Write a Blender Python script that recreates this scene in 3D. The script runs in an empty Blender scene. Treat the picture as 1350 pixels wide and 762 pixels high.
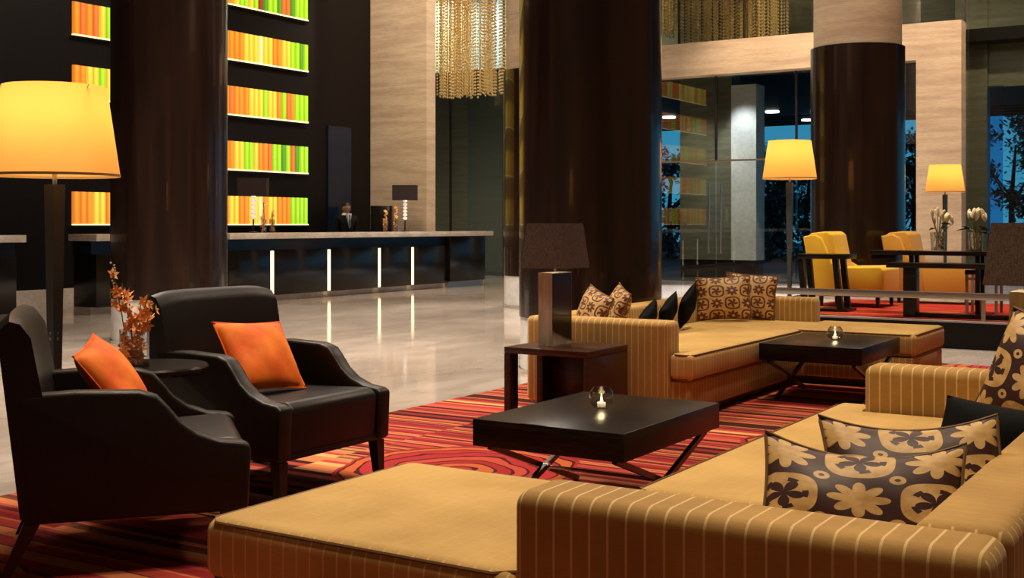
import bpy, bmesh, math, random
from mathutils import Vector, Matrix
PI = math.pi
R = math.radians
C = bpy.context.scene.collection
ANG = 32.07                                   # the room's axes turned against the view
CU, SU = math.cos(R(ANG)), math.sin(R(ANG))
RZ = -R(ANG)
def P(u, v, z=0.0): return Vector((CU*u + SU*v, -SU*u + CU*v, z))

# ------------------------------------------------------------------ camera
cam = bpy.data.cameras.new('camera'); co = bpy.data.objects.new('camera', cam); C.objects.link(co)
co.location = (0, 0, 1.25); co.rotation_euler = (PI/2, 0, 0)
cam.sensor_width = 36; cam.lens = 36*1580/1350; cam.shift_y = -85/1350; cam.clip_end = 300
bpy.context.scene.camera = co
# ------------------------------------------------------------------ world: blue dusk
w = bpy.data.worlds.new('dusk'); bpy.context.scene.world = w; w.use_nodes = True
nt = w.node_tree; nt.nodes.clear()
tc = nt.nodes.new('ShaderNodeTexCoord'); sx = nt.nodes.new('ShaderNodeSeparateXYZ'); cr = nt.nodes.new('ShaderNodeValToRGB')
bg = nt.nodes.new('ShaderNodeBackground'); wo = nt.nodes.new('ShaderNodeOutputWorld')
nt.links.new(tc.outputs['Generated'], sx.inputs[0]); nt.links.new(sx.outputs['Z'], cr.inputs[0])
nt.links.new(cr.outputs[0], bg.inputs[0]); nt.links.new(bg.outputs[0], wo.inputs[0])
cr.color_ramp.elements[0].color = (0.05, 0.36, 0.62, 1); cr.color_ramp.elements[0].position = 0.0
cr.color_ramp.elements[1].color = (0.01, 0.10, 0.30, 1); cr.color_ramp.elements[1].position = 0.6
bg.inputs[1].default_value = 1.0
# ------------------------------------------------------------------ unseen ceiling spots and added ambient fill
def spot(u, v, power, deg=50, col=(1, .78, .52), z=8.6, r=.12, blend=.7, to=None):
    l = bpy.data.lights.new('downlight', 'SPOT'); l.energy = power; l.color = col  # unseen spot without a fixture; several only brighten a surface
    l.spot_size = R(deg); l.spot_blend = blend; l.shadow_soft_size = r
    o = bpy.data.objects.new('downlight', l); C.objects.link(o); o.location = P(u, v, z)
    if to: o.rotation_euler = (P(*to) - o.location).to_track_quat('-Z', 'Y').to_euler()
    return o
def area(u, v, power, size, col=(1, .80, .58), z=9.3):
    l = bpy.data.lights.new('ambient_fill', 'AREA'); l.energy = power; l.color = col; l.size = size  # unseen area light added for the room's ambient light
    o = bpy.data.objects.new('ambient_fill', l); C.objects.link(o); o.location = P(u, v, z); return o
area(-1.5, 4.5, 200, 1.5)
area(-8, 8, 700, 2.0, (1, .86, .70))
area(-10, 16, 600, 2.0, (1, .86, .70))
area(-3, 15, 400, 2.0)
spot(-1.4, 4.4, 1150, 46)
spot(-2.3, 8.9, 1650, 44)
spot(-1.3, 2.6, 520, 40, to=(-1.7, 3.1, .4))
spot(-3.2, 4.6, 700, 34)
spot(-7.6, 6.2, 4200, 62, (1, .86, .72))
spot(-9.0, 12.0, 4200, 62, (1, .86, .72))
spot(-10.5, 18.0, 2200, 60, (1, .80, .60))
spot(-12.0, 22.0, 900, 50, (1, .80, .58), to=(-14.5, 19.4, 4.5))
spot(-12.0, 16.5, 1150, 50, (1, .80, .58), to=(-15.2, 19.4, 4.0))
spot(-4.2, 13.6, 1100, 36, (1, .82, .5))
spot(-1.5, 14.0, 1500, 50)
spot(-8.2, 21.0, 14000, 42, (.93, .96, 1.0))
spot(-7.6, 21.8, 1900, 60, (1, .74, .48), to=(-8.2, 24.3, 4.8))
spot(-3.0, 21.0, 2000, 50, (1, .74, .50), to=(-5.4, 24.3, 3.5))
# unseen spots added to brighten the stone behind the glass and far left bay
spot(-4.0, 24.9, 1000, 100, (1, .85, .45), z=9.4, to=(-5.0, 27.0, 5.5))
spot(-9.5, 25.0, 1300, 100, (1, .80, .45), z=9.4, to=(-9.5, 27.0, 5.5))
spot(-19.5, 25.0, 2400, 150, (1, .92, .65), z=7.5, to=(-18.8, 26.5, 2.0))
spot(-16.5, 25.0, 2800, 150, (.85, .95, 1), z=7.5, to=(-16.8, 26.5, 1.5))
spot(-11.2, 25.0, 150, 80, (1, .95, .8), z=4.4, to=(-11.3, 26.5, 1.5))
spot(-1.9, 12.0, 1600, 22, (.92, .95, 1))  # added unseen spot, brightens the floor before the platform
vs = bpy.context.scene.view_settings
vs.view_transform = 'Standard'; vs.look = 'None'; vs.gamma = 1; vs.use_curve_mapping = False; vs.exposure = 0.0
bpy.context.scene.cycles.max_bounces = 6

# ------------------------------------------------------------------ helpers
class E:                                        # node arithmetic
    def __init__(s, t, k): s.t, s.k = t, k
    def m(s, op, b=None, c=None):
        n = s.t.nodes.new('ShaderNodeMath'); n.operation = op
        for i, a in enumerate((s, b, c)):
            if a is None: continue
            if isinstance(a, E): s.t.links.new(a.k, n.inputs[i])
            else: n.inputs[i].default_value = a
        return E(s.t, n.outputs[0])
    def __add__(s, b): return s.m('ADD', b)
    def __sub__(s, b): return s.m('SUBTRACT', b)
    def __mul__(s, b): return s.m('MULTIPLY', b)
    def __truediv__(s, b): return s.m('DIVIDE', b)
    def lt(s, b): return s.m('LESS_THAN', b)
    def gt(s, b): return s.m('GREATER_THAN', b)
    def abs(s): return s.m('ABSOLUTE')
    def fr(s): return s.m('FRACT')
    def fl(s): return s.m('FLOOR')
    def pw(s, b): return s.m('POWER', b)
    def sm(s, a, b):                            # smooth 0..1 from a to b
        n = s.t.nodes.new('ShaderNodeMapRange'); n.interpolation_type = 'SMOOTHSTEP'
        s.t.links.new(s.k, n.inputs[0]); n.inputs[1].default_value = a; n.inputs[2].default_value = b
        return E(s.t, n.outputs[0])
def coords(t, kind='Object'):
    tc = t.nodes.new('ShaderNodeTexCoord'); sp = t.nodes.new('ShaderNodeSeparateXYZ')
    t.links.new(tc.outputs[kind], sp.inputs[0]); return [E(t, o) for o in sp.outputs], tc.outputs[kind]
def noise(t, vec, scale, detail=3, scl=None, dim=None):
    n = t.nodes.new('ShaderNodeTexNoise'); n.inputs['Scale'].default_value = scale; n.inputs['Detail'].default_value = detail
    if scl:
        mp = t.nodes.new('ShaderNodeMapping'); mp.inputs['Scale'].default_value = scl; t.links.new(vec, mp.inputs[0]); vec = mp.outputs[0]
    t.links.new(vec, n.inputs['Vector']); return E(t, n.outputs['Fac'])
def mixc(t, f, a, b):
    n = t.nodes.new('ShaderNodeMix'); n.data_type = 'RGBA'
    if isinstance(f, E): t.links.new(f.k, n.inputs[0])
    else: n.inputs[0].default_value = f
    for i, c in ((6, a), (7, b)):
        if isinstance(c, tuple): n.inputs[i].default_value = (*c[:3], 1)
        else: t.links.new(c, n.inputs[i])
    return n.outputs[2]
def ramp(t, f, stops, const=False):
    n = t.nodes.new('ShaderNodeValToRGB'); t.links.new(f.k, n.inputs[0]); cr = n.color_ramp
    if const: cr.interpolation = 'CONSTANT'
    while len(cr.elements) < len(stops): cr.elements.new(1)
    for e, (p, c) in zip(cr.elements, stops): e.position = p; e.color = (*c, 1)
    return n.outputs[0]
def comb(t, x, y, z):
    n = t.nodes.new('ShaderNodeCombineXYZ')
    for i, a in enumerate((x, y, z)):
        if isinstance(a, E): t.links.new(a.k, n.inputs[i])
        else: n.inputs[i].default_value = a
    return n.outputs[0]
def mat(name, col=(.5,.5,.5), rough=.5, metal=0, fn=None, emit=None, es=0, trans=0, ior=1.45, sheen=0, spec=.5, coat=0, bump=None, rfn=None):
    m = bpy.data.materials.new(name); m.use_nodes = True; t = m.node_tree; b = t.nodes['Principled BSDF']
    b.inputs['Base Color'].default_value = (*col, 1); b.inputs['Roughness'].default_value = rough
    b.inputs['Metallic'].default_value = metal; b.inputs['Transmission Weight'].default_value = trans
    b.inputs['IOR'].default_value = ior; b.inputs['Sheen Weight'].default_value = sheen
    b.inputs['Specular IOR Level'].default_value = spec; b.inputs['Coat Weight'].default_value = coat
    if emit: b.inputs['Emission Color'].default_value = (*emit, 1); b.inputs['Emission Strength'].default_value = es
    if fn: t.links.new(fn(t), b.inputs['Base Color'])
    if rfn: t.links.new(rfn(t).k, b.inputs['Roughness'])
    if bump:
        h, st, d = bump(t); bn = t.nodes.new('ShaderNodeBump'); bn.inputs['Strength'].default_value = st; bn.inputs['Distance'].default_value = d
        t.links.new(h.k, bn.inputs['Height']); t.links.new(bn.outputs[0], b.inputs['Normal'])
    return m
def thin_glass(name, tint, refl=.08, rough=.0):
    m = bpy.data.materials.new(name); m.use_nodes = True; t = m.node_tree; t.nodes.clear()
    o = t.nodes.new('ShaderNodeOutputMaterial'); a = t.nodes.new('ShaderNodeBsdfTransparent'); g = t.nodes.new('ShaderNodeBsdfGlossy')
    a.inputs[0].default_value = (*tint, 1); g.inputs[1].default_value = rough
    lw = t.nodes.new('ShaderNodeLayerWeight'); lw.inputs[0].default_value = .5
    f = E(t, lw.outputs['Facing']).pw(2.6) * .9 + refl*.5
    mx = t.nodes.new('ShaderNodeMixShader'); t.links.new(f.k, mx.inputs[0]); t.links.new(a.outputs[0], mx.inputs[1]); t.links.new(g.outputs[0], mx.inputs[2])
    t.links.new(mx.outputs[0], o.inputs[0]); return m

def B(): return bmesh.new()
def box(bm, x0, x1, y0, y1, z0, z1, bev=0, seg=2):
    b2 = bmesh.new() if bev else bm
    vs = [b2.verts.new((x, y, z)) for x in (x0, x1) for y in (y0, y1) for z in (z0, z1)]
    for f in ((0,1,3,2),(4,6,7,5),(0,4,5,1),(2,3,7,6),(0,2,6,4),(1,5,7,3)): b2.faces.new([vs[i] for i in f])
    if bev:
        bmesh.ops.bevel(b2, geom=b2.edges[:], offset=bev, segments=seg, affect='EDGES', profile=.5); merge(bm, b2)
    return bm
def merge(bm, b2, M=None):
    if M is not None: b2.transform(M)
    me = bpy.data.meshes.new('tmp'); b2.to_mesh(me); b2.free(); bm.from_mesh(me); bpy.data.meshes.remove(me)
def prism(bm, pts, a0, a1, axis='z', bev=0, seg=3):
    b2 = bmesh.new()
    def mk(p, a): return {'z': (p[0], p[1], a), 'x': (a, p[0], p[1]), 'y': (p[0], a, p[1])}[axis]
    lo = [b2.verts.new(mk(p, a0)) for p in pts]; hi = [b2.verts.new(mk(p, a1)) for p in pts]; n = len(pts)
    b2.faces.new(lo); b2.faces.new(hi)
    for i in range(n): b2.faces.new((lo[i], lo[(i+1) % n], hi[(i+1) % n], hi[i]))
    bmesh.ops.recalc_face_normals(b2, faces=b2.faces[:])
    if bev:
        es = [e for e in b2.edges if e.calc_face_angle(0) > R(30)]
        bmesh.ops.bevel(b2, geom=es, offset=bev, segments=seg, affect='EDGES', profile=.5)
    merge(bm, b2); return bm
def lathe(bm, prof, n=24, c=(0, 0, 0), square=False):
    rings = []
    for r, z in prof:
        rings.append([bm.verts.new((c[0]+r*math.cos(2*PI*i/n), c[1]+r*math.sin(2*PI*i/n), c[2]+z)) for i in range(n)])
    for a, b in zip(rings, rings[1:]):
        for i in range(n): bm.faces.new((a[i], a[(i+1) % n], b[(i+1) % n], b[i]))
    for rg, r in ((rings[0], prof[0][0]), (rings[-1], prof[-1][0])):
        if r > 1e-4 and not square: bm.faces.new(rg)
    return bm
def tube(bm, pts, r, n=6, closed=False):
    pts = [Vector(p) for p in pts]; rings = []
    k = len(pts)
    for i, p in enumerate(pts):
        a = pts[(i-1) % k] if (closed or i) else p; b = pts[(i+1) % k] if (closed or i < k-1) else p
        d = (b-a).normalized() if (b-a).length > 1e-9 else Vector((0, 0, 1))
        s = d.cross(Vector((0, 0, 1)) if abs(d.z) < .9 else Vector((1, 0, 0))).normalized(); q = d.cross(s)
        rr = r[i] if isinstance(r, (list, tuple)) else r
        rings.append([bm.verts.new(p + rr*(math.cos(2*PI*j/n)*s + math.sin(2*PI*j/n)*q)) for j in range(n)])
    prs = list(zip(rings, rings[1:])) + ([(rings[-1], rings[0])] if closed else [])
    for a, b in prs:
        for j in range(n): bm.faces.new((a[j], a[(j+1) % n], b[(j+1) % n], b[j]))
    if not closed: bm.faces.new(rings[0]); bm.faces.new(rings[-1])
    return bm
def frustum(bm, cx, cy, z0, z1, hx0, hy0, hx1, hy1, ox=0, oy=0):   # tapered post
    lo = [bm.verts.new((cx+sx*hx0, cy+sy*hy0, z0)) for sx, sy in ((-1,-1),(1,-1),(1,1),(-1,1))]
    hi = [bm.verts.new((cx+ox+sx*hx1, cy+oy+sy*hy1, z1)) for sx, sy in ((-1,-1),(1,-1),(1,1),(-1,1))]
    bm.faces.new(lo); bm.faces.new(hi)
    for i in range(4): bm.faces.new((lo[i], lo[(i+1) % 4], hi[(i+1) % 4], hi[i]))
    return bm
def obj(name, bm, m, parent=None, smooth=True, ang=35):
    bmesh.ops.recalc_face_normals(bm, faces=bm.faces[:])
    me = bpy.data.meshes.new(name); bm.to_mesh(me); bm.free()
    if smooth and len(me.polygons):
        me.shade_smooth(); me.set_sharp_from_angle(angle=R(ang))
    me.materials.append(m); o = bpy.data.objects.new(name, me); C.objects.link(o)
    if parent: o.parent = parent
    return o
def tag(o, label, cat, group=None, kind=None):
    if label: o['label'] = label
    if cat: o['category'] = cat
    if group: o['group'] = group
    if kind: o['kind'] = kind
    return o
def thing(name, label, cat, loc=(0, 0, 0), rz=0, group=None):
    o = bpy.data.objects.new(name, None); C.objects.link(o); o.empty_display_size = .1
    o.location = loc; o.rotation_euler = (0, 0, rz); return tag(o, label, cat, group)
def struct(name, bm, m, parent=None, loc=(0, 0, 0), rz=RZ, smooth=False):
    o = obj(name, bm, m, parent, smooth)
    if not parent: o['kind'] = 'structure'; o.location = loc; o.rotation_euler = (0, 0, rz)
    return o
def dup(root, loc, rz, label, group=None):
    r = root.copy(); C.objects.link(r); r.location = loc; r.rotation_euler = (0, 0, rz); r['label'] = label
    if group: r['group'] = group
    for ch in list(root.children):
        c = ch.copy(); C.objects.link(c); c.parent = r
        for g in ch.children:
            d = g.copy(); C.objects.link(d); d.parent = c
    return r

# ------------------------------------------------------------------ materials
def wood_col(a, b, sc=(1, 14, 14)):
    def f(t):
        _, v = coords(t); return mixc(t, noise(t, v, 3, 5, sc).sm(.35, .7), a, b)
    return f
M = {}
M['wenge'] = mat('wenge wood', rough=.30, spec=.22, fn=wood_col((.006, .004, .003), (.020, .012, .009), (2, 40, 40)), bump=lambda t: (noise(t, coords(t)[1], 6, 4, (2, 40, 40)), .25, .002))
M['brownwood'] = mat('reddish brown wood', rough=.3, fn=wood_col((.030, .010, .006), (.062, .021, .012), (2, 30, 30)))
M['column'] = mat('dark polished column veneer', rough=.24, fn=wood_col((.010, .0045, .0035), (.021, .009, .006), (4, 4, .2)), coat=.35, spec=.5)
M['darkwall'] = mat('dark wall panel', (.0035, .002, .002), .45, spec=.25)
M['navy'] = mat('navy door glass', (.006, .012, .028), .15)
def stone(a, b, sc=(.5, .5, 5)):
    def f(t):
        _, v = coords(t); n1 = noise(t, v, 2.2, 6, sc).sm(.3, .7); n2 = noise(t, v, 14, 4, sc).sm(.45, .62)
        return mixc(t, n2*.25, mixc(t, n1, a, b), tuple(c*.62 for c in a))
    return f
M['travertine'] = mat('beige travertine', rough=.4, fn=stone((.46, .34, .24), (.60, .47, .34)))
M['olive'] = mat('olive grey stone', rough=.35, fn=stone((.13, .125, .085), (.19, .18, .13)))
M['greystone'] = mat('grey green panel', (.10, .13, .13), .25)
M['whitestone'] = mat('pale stone', rough=.4, fn=stone((.62, .62, .60), (.74, .74, .72), (.8, .8, 1)))
def floor_fn(t):
    (x, y, z), v = coords(t)
    n1 = noise(t, v, .8, 5, (1, .35, 1)).sm(.3, .7); n2 = noise(t, v, 5, 6, (1, .3, 1)).sm(.42, .62)
    c = mixc(t, n1, (.40, .325, .265), (.56, .475, .40)); c = mixc(t, n2*.45, c, (.33, .26, .21))
    jx = (x/1.2).fr(); jy = (y/1.2).fr()
    j = (jx.lt(.004) + jy.lt(.004)).m('MINIMUM', 1.0)
    return mixc(t, j*.5, c, (.2, .16, .13))
M['floor'] = mat('polished marble floor', fn=floor_fn, rfn=lambda t: noise(t, coords(t)[1], 1.5, 4).sm(.2, .8)*.09 + .045, spec=.75)
M['marble'] = mat('beige marble slab', rough=.2, fn=stone((.50, .42, .36), (.68, .60, .53), (1, 1, 2)))
M['chrome'] = mat('chrome', (.75, .74, .72), .18, 1)
M['steel'] = mat('brushed steel', (.42, .39, .36), .34, 1)
M['leather'] = mat('dark brown leather', (.011, .007, .006), .42, spec=.32, bump=lambda t: (noise(t, coords(t)[1], 180, 3), .12, .002))
M['blackleg'] = mat('black stained leg', (.008, .006, .005), .35)
def stripes(top=1.0, topaxis='x', base=((.38, .21, .050), (.53, .31, .080)), line=(.80, .60, .28), pitch=.046, wdt=.10, amt=.75):
    def f(t):
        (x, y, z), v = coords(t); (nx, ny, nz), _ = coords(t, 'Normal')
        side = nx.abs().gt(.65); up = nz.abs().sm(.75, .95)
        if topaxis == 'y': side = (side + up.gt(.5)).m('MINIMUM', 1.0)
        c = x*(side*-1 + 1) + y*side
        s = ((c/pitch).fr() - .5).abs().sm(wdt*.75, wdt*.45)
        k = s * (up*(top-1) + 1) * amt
        b = mixc(t, noise(t, v, 3, 5).sm(.3, .7), *base)
        b = mixc(t, noise(t, v, 40, 2, (1, 6, 6)).sm(.3, .8)*.25, b, tuple(q*.7 for q in base[0]))
        return mixc(t, k, b, line)
    return f
weave = lambda t: (noise(t, coords(t)[1], 260, 2), .15, .002)
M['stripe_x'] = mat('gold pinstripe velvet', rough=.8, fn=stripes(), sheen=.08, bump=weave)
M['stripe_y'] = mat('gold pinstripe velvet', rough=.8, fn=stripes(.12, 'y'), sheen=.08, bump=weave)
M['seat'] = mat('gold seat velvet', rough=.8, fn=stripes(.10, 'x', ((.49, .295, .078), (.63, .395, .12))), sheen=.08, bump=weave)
M['piping'] = mat('brown piping', (.16, .08, .025), .7)
M['lightpiping'] = mat('tan piping', (.50, .34, .15), .7)
M['orange'] = mat('orange velvet', rough=.75, fn=lambda t: mixc(t, noise(t, coords(t)[1], 9, 5).sm(.3, .7), (.85, .12, .005), (1.0, .25, .015)), sheen=.03)
M['blacksilk'] = mat('black silk', (.0015, .0015, .0018), .7, spec=.08)
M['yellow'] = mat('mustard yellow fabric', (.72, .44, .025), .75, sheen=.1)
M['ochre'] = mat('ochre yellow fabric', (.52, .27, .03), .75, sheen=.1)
def damask(cells, inv=False):
    def f(t):
        (u, v, _), _q = coords(t, 'UV')
        a = u*cells + .23; b = v*cells + .31
        qx = a.fr() - .5; qy = b.fr() - .5
        par = ((a.fl() + b.fl())*.5).fr().gt(.25)
        r = (qx*qx + qy*qy).pw(.5); th = qy.m('ARCTAN2', qx)
        petal = (th*4).m('COSINE').abs()
        flower = (r - (petal*.20 + .22)).lt(0)
        r4 = (qx.pw(4.0) + qy.pw(4.0)).pw(.25) if False else (qx.abs().pw(3.0) + qy.abs().pw(3.0)).pw(.3333)
        med = r4.lt(.46)
        pet2 = (th*2.5 + .7).m('COSINE').abs().pw(.6)
        sprig = (r - (pet2*.26 + .03)).lt(0)
        tip = ((r - .30).abs().lt(.045)) * ((th*5 + .4).m('COSINE').gt(.35))
        dark2 = (sprig + tip).m('MINIMUM', 1.0)
        medg = med * (dark2*-1 + 1)
        g = flower*(par*-1 + 1) + medg*par
        # little scrolls in the corners between the motifs
        cx = (a+.5).fr() - .5; cy = (b+.5).fr() - .5; rr = (cx*cx + cy*cy).pw(.5)
        g = (g + rr.lt(.11)).m('MINIMUM', 1.0) * (rr.lt(.04)*-1 + 1)
        if inv: g = ((flower - (r.lt(.10)))*(par*-1 + 1)*1.0 + (dark2 + (r4 - .45).abs().lt(.055))*par).m('MINIMUM', 1.0)*-1 + 1
        n = noise(t, _q, 12, 3).sm(.3, .7)
        return mixc(t, g, (.13, .035, .02) if inv else (.045, .016, .014), mixc(t, n, (.50, .30, .11), (.66, .44, .18)))
    return f
M['damask2'] = mat('large gold and brown damask', rough=.5, fn=damask(2.6), spec=.35)
M['damask4'] = mat('small gold and brown damask', rough=.5, fn=damask(3.4, True))
M['glass'] = mat('clear glass', (1, 1, 1), .0, trans=1, ior=1.4)
M['thin'] = thin_glass('clear vessel glass', (.93, .93, .93), .26)
M['wallglass'] = thin_glass('tinted wall glass', (.84, .87, .85), .10)
M['sheerblue'] = thin_glass('blue tinted pane', (.35, .75, .95), .2)
M['petal'] = mat('orange orchid petal', rough=.6, fn=lambda t: mixc(t, noise(t, coords(t)[1], 60, 2).sm(.4, .6), (.90, .24, .03), (1.0, .60, .25)))
M['cream'] = mat('cream bud', (.80, .72, .48), .6)
M['leaf'] = mat('dark green leaf', (.03, .06, .015), .5)
M['stem'] = mat('green stem', (.10, .12, .03), .6)
M['skin'] = mat('skin', (.26, .13, .08), .55)
M['hair'] = mat('black hair', (.006, .005, .005), .5)
M['suit'] = mat('black suit cloth', (.004, .004, .005), .8, spec=.2)
M['shirt'] = mat('white shirt', (.72, .72, .74), .7)
M['tie'] = mat('grey tie', (.10, .11, .14), .5)
def shade_mat(name, col, es):
    m = bpy.data.materials.new(name); m.use_nodes = True; t = m.node_tree; t.nodes.clear()
    o = t.nodes.new('ShaderNodeOutputMaterial'); tr = t.nodes.new('ShaderNodeBsdfTranslucent'); d = t.nodes.new('ShaderNodeBsdfDiffuse'); e = t.nodes.new('ShaderNodeEmission')
    tr.inputs[0].default_value = (*col, 1); d.inputs[0].default_value = (*col, 1); e.inputs[0].default_value = (1.0, .50, .12, 1); e.inputs[1].default_value = es
    mx = t.nodes.new('ShaderNodeMixShader'); mx.inputs[0].default_value = .35; ad = t.nodes.new('ShaderNodeAddShader')
    t.links.new(tr.outputs[0], mx.inputs[1]); t.links.new(d.outputs[0], mx.inputs[2]); t.links.new(mx.outputs[0], ad.inputs[0]); t.links.new(e.outputs[0], ad.inputs[1]); t.links.new(ad.outputs[0], o.inputs[0])
    return m
M['shade'] = shade_mat('glowing cream lamp shade', (.86, .47, .14), .12)
M['bulb'] = mat('lit bulb', (1, 1, 1), emit=(1, .75, .4), es=6)
def weavecol(t):
    (x, y, z), v = coords(t)
    n = noise(t, v, 60, 3, (1, 1, 14)).sm(.3, .7) * .6 + noise(t, v, 40, 2, (6, 6, 1)).sm(.3, .7)*.4
    return mixc(t, n, (.020, .012, .010), (.17, .12, .10))
M['darkshade'] = mat('dark brown woven shade', rough=.8, fn=weavecol)
M['brownshade'] = mat('dark brown silk shade', (.022, .012, .010), .7)
M['bronze'] = mat('textured bronze', rough=.42, metal=.15, fn=lambda t: mixc(t, noise(t, coords(t)[1], 30, 4, (1, 1, .2)).sm(.3, .7), (.42, .37, .28), (.60, .54, .43)))
M['darkmetal'] = mat('dark polished metal', (.035, .025, .022), .3, .6)
M['gunmetal'] = mat('grey gunmetal', (.09, .10, .10), .35, .5)
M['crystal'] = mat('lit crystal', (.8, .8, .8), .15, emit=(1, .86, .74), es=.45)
M['led'] = mat('warm light strip', (1, 1, 1), emit=(1, .76, .36), es=1.7)
M['ledw'] = mat('white light line', (1, 1, 1), emit=(1, .85, .35), es=1.3)
M['lampdisc'] = mat('white downlight disc', (1, 1, 1), emit=(.9, .97, 1), es=6)
M['flame'] = mat('candle flame', (1, 1, 1), emit=(1, .75, .35), es=12)
M['wax'] = mat('white candle wax', (.85, .80, .70), .5, emit=(1, .7, .4), es=.25)
M['bead'] = mat('gold glass bead', (.80, .60, .30), .3, .4)
M['treeleaf'] = mat('tree leaves at dusk', rough=.6, fn=lambda t: mixc(t, noise(t, coords(t)[1], 1.5, 3).sm(.35, .65), (.02, .06, .05), (.06, .20, .14)))
M['bark'] = mat('dark bark', (.02, .018, .015), .8)
M['ground'] = mat('outdoor paving', (.05, .06, .07), .6)
M['ceil'] = mat('ceiling plaster', (.16, .12, .09), .8)
M['warmwall'] = mat('warm stone wall', (.30, .22, .15), .6)
def rug_fn(t):
    (x, y, z), v = coords(t)
    wob = (noise(t, v, 1.1, 2) - .5)*.05
    blk = (x*.55 + .3).fl()
    yy = y + wob + blk*.173
    def vor(sc, off):
        n = t.nodes.new('ShaderNodeTexVoronoi'); n.voronoi_dimensions = '1D'; n.feature = 'F1'
        t.links.new(((yy+off)*sc).k, n.inputs['W']); n.inputs['Scale'].default_value = 1
        sp = t.nodes.new('ShaderNodeSeparateColor'); t.links.new(n.outputs['Color'], sp.inputs[0]); return E(t, sp.outputs[0])
    pal = [(0, (.035, .010, .008)), (.14, (.32, .030, .032)), (.30, (.44, .09, .045)), (.42, (.22, .018, .02)), (.54, (.52, .17, .07)), (.68, (.40, .05, .04)), (.80, (.10, .02, .012)), (.90, (.62, .33, .12))]
    c = ramp(t, vor(17, 0), pal, True)
    thin = ramp(t, vor(47, 3), [(0, (.03, .01, .008)), (.5, (.40, .05, .04)), (.75, (.54, .18, .07))], True)
    c = mixc(t, vor(11, 7).gt(.55)*.75, c, thin)
    # oval swirl motifs in red
    def swirl(c, cx, cy, ax, ay):
        dx = (x - cx)/ax; dy = (y - cy)/ay
        w2 = noise(t, v, 3.0, 2)
        d = (dx*dx + dy*dy).pw(.5) + (w2 - .5)*.35
        ring = (d*7.5).fr()
        col = ramp(t, ((d*7.5).fl()*.2).fr(), [(0, (.36, .028, .030)), (.19, (.46, .10, .035)), (.39, (.30, .022, .025)), (.59, (.42, .060, .04)), (.79, (.33, .026, .03))], True)
        col = mixc(t, ring.lt(.2), col, (.07, .010, .010))
        return mixc(t, d.lt(1.0), c, col)
    for cx, cy, ax, ay in ((-3.45, 5.0, .62, .60), (-3.9, 2.1, .6, .7), (-2.0, 6.6, .55, .5), (-1.7, 11, .6, .5), (-4.4, 1.0, .5, .45)): c = swirl(c, cx, cy, ax, ay)
    return c
M['rug'] = mat('striped red rug', rough=.95, fn=rug_fn, spec=.1, bump=lambda t: (noise(t, coords(t)[1], 220, 2), .3, .004))
def rug2(t):
    (x, y, z), v = coords(t)
    n = noise(t, v, 3, 3, (.5, 6, 1))
    return ramp(t, n, [(0, (.06, .01, .008)), (.42, (.30, .018, .016)), (.5, (.45, .035, .025)), (.58, (.22, .02, .014)), (.64, (.52, .16, .05))])
M['rug2'] = mat('red carpet', rough=.95, fn=rug2, spec=.1)

# ------------------------------------------------------------------ the room shell (room frame u,v)
GV = 24.5                                       # plane of the glass front
struct('floor', box(B(), -22, 8, -5, GV+.1, -.2, 0), M['floor'])
struct('ceiling', box(B(), -22.3, 8.3, -5.3, GV+.3, 10, 10.2), M['ceil'])
struct('wall_left', box(B(), -15.9, -15.6, -5, 19.4, 0, 10), M['darkwall'])
struct('baseboard_left', box(B(), -15.6, -15.56, -5, 13.2, 0, .27), M['marble'])
struct('wall_pier', box(B(), -22, -14.17, 19.4, 19.7, 0, 10), M['travertine'])
struct('wall_far_left', box(B(), -22.3, -22, 19.4, GV+.3, 0, 10), M['olive'])
struct('wall_right', box(B(), 8, 8.3, -5, GV+.3, 0, 10), M['warmwall'])
struct('wall_back', box(B(), -15.6, 8, -5.3, -5, 0, 10), M['warmwall'])
struct('door_2', box(B(), -15.6, -15.57, 18.05, 18.75, .27, 3.2), M['navy'])
# raised platform
struct('floor_platform', box(B(), -5.35, 8, 12.6, GV-.6, 0.001, .28), M['marble'])
struct('trim_3', box(B(), -5.37, 8, 12.57, 12.6, 0.001, .262), M['darkwall'])
o = struct('trim_4', box(B(), -5.38, -5.35, 12.57, GV-.6, 0.001, .285), M['darkwall'])
# marble portal round the entrance
pm = B(); box(pm, -14, -4.92, GV-.35, GV+.05, 4.48, 5.2); struct('trim_1', pm, M['travertine'])
pm = B(); box(pm, -5.77, -4.92, GV-.35, GV+.05, .28, 4.48); struct('trim_2', pm, M['travertine'])
# stone and panels behind the glass
struct('wall_far_stone', box(B(), -22, -18.0, GV+2, GV+2.3, 0, 10), M['olive'])
struct('wall_far_panel', box(B(), -18.0, -14.5, GV+2, GV+2.3, 0, 10), M['greystone'])
struct('wall_far_olive', box(B(), -11.85, -10.53, GV+2, GV+2.5, .42, 10), M['olive'])
struct('baseboard_far', box(B(), -11.85, -9.95, GV+2.05, GV+2.5, 0, .42), M['darkwall'])
struct('wall_far_pale', box(B(), -10.53, -9.92, GV+1.95, GV+2.5, .42, 4.5), M['whitestone'])
struct('wall_far_upper', box(B(), -14.5, 8, GV+2.6, GV+2.9, 4.95, 10), M['olive'])
struct('wall_far_pier', box(B(), -5.28, -4.66, GV+.8, GV+1.1, 0, 10), M['olive'])
struct('wall_far_right', box(B(), -4.66, 8, GV+.9, GV+1.1, 4.0, 10), M['olive'])
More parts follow.
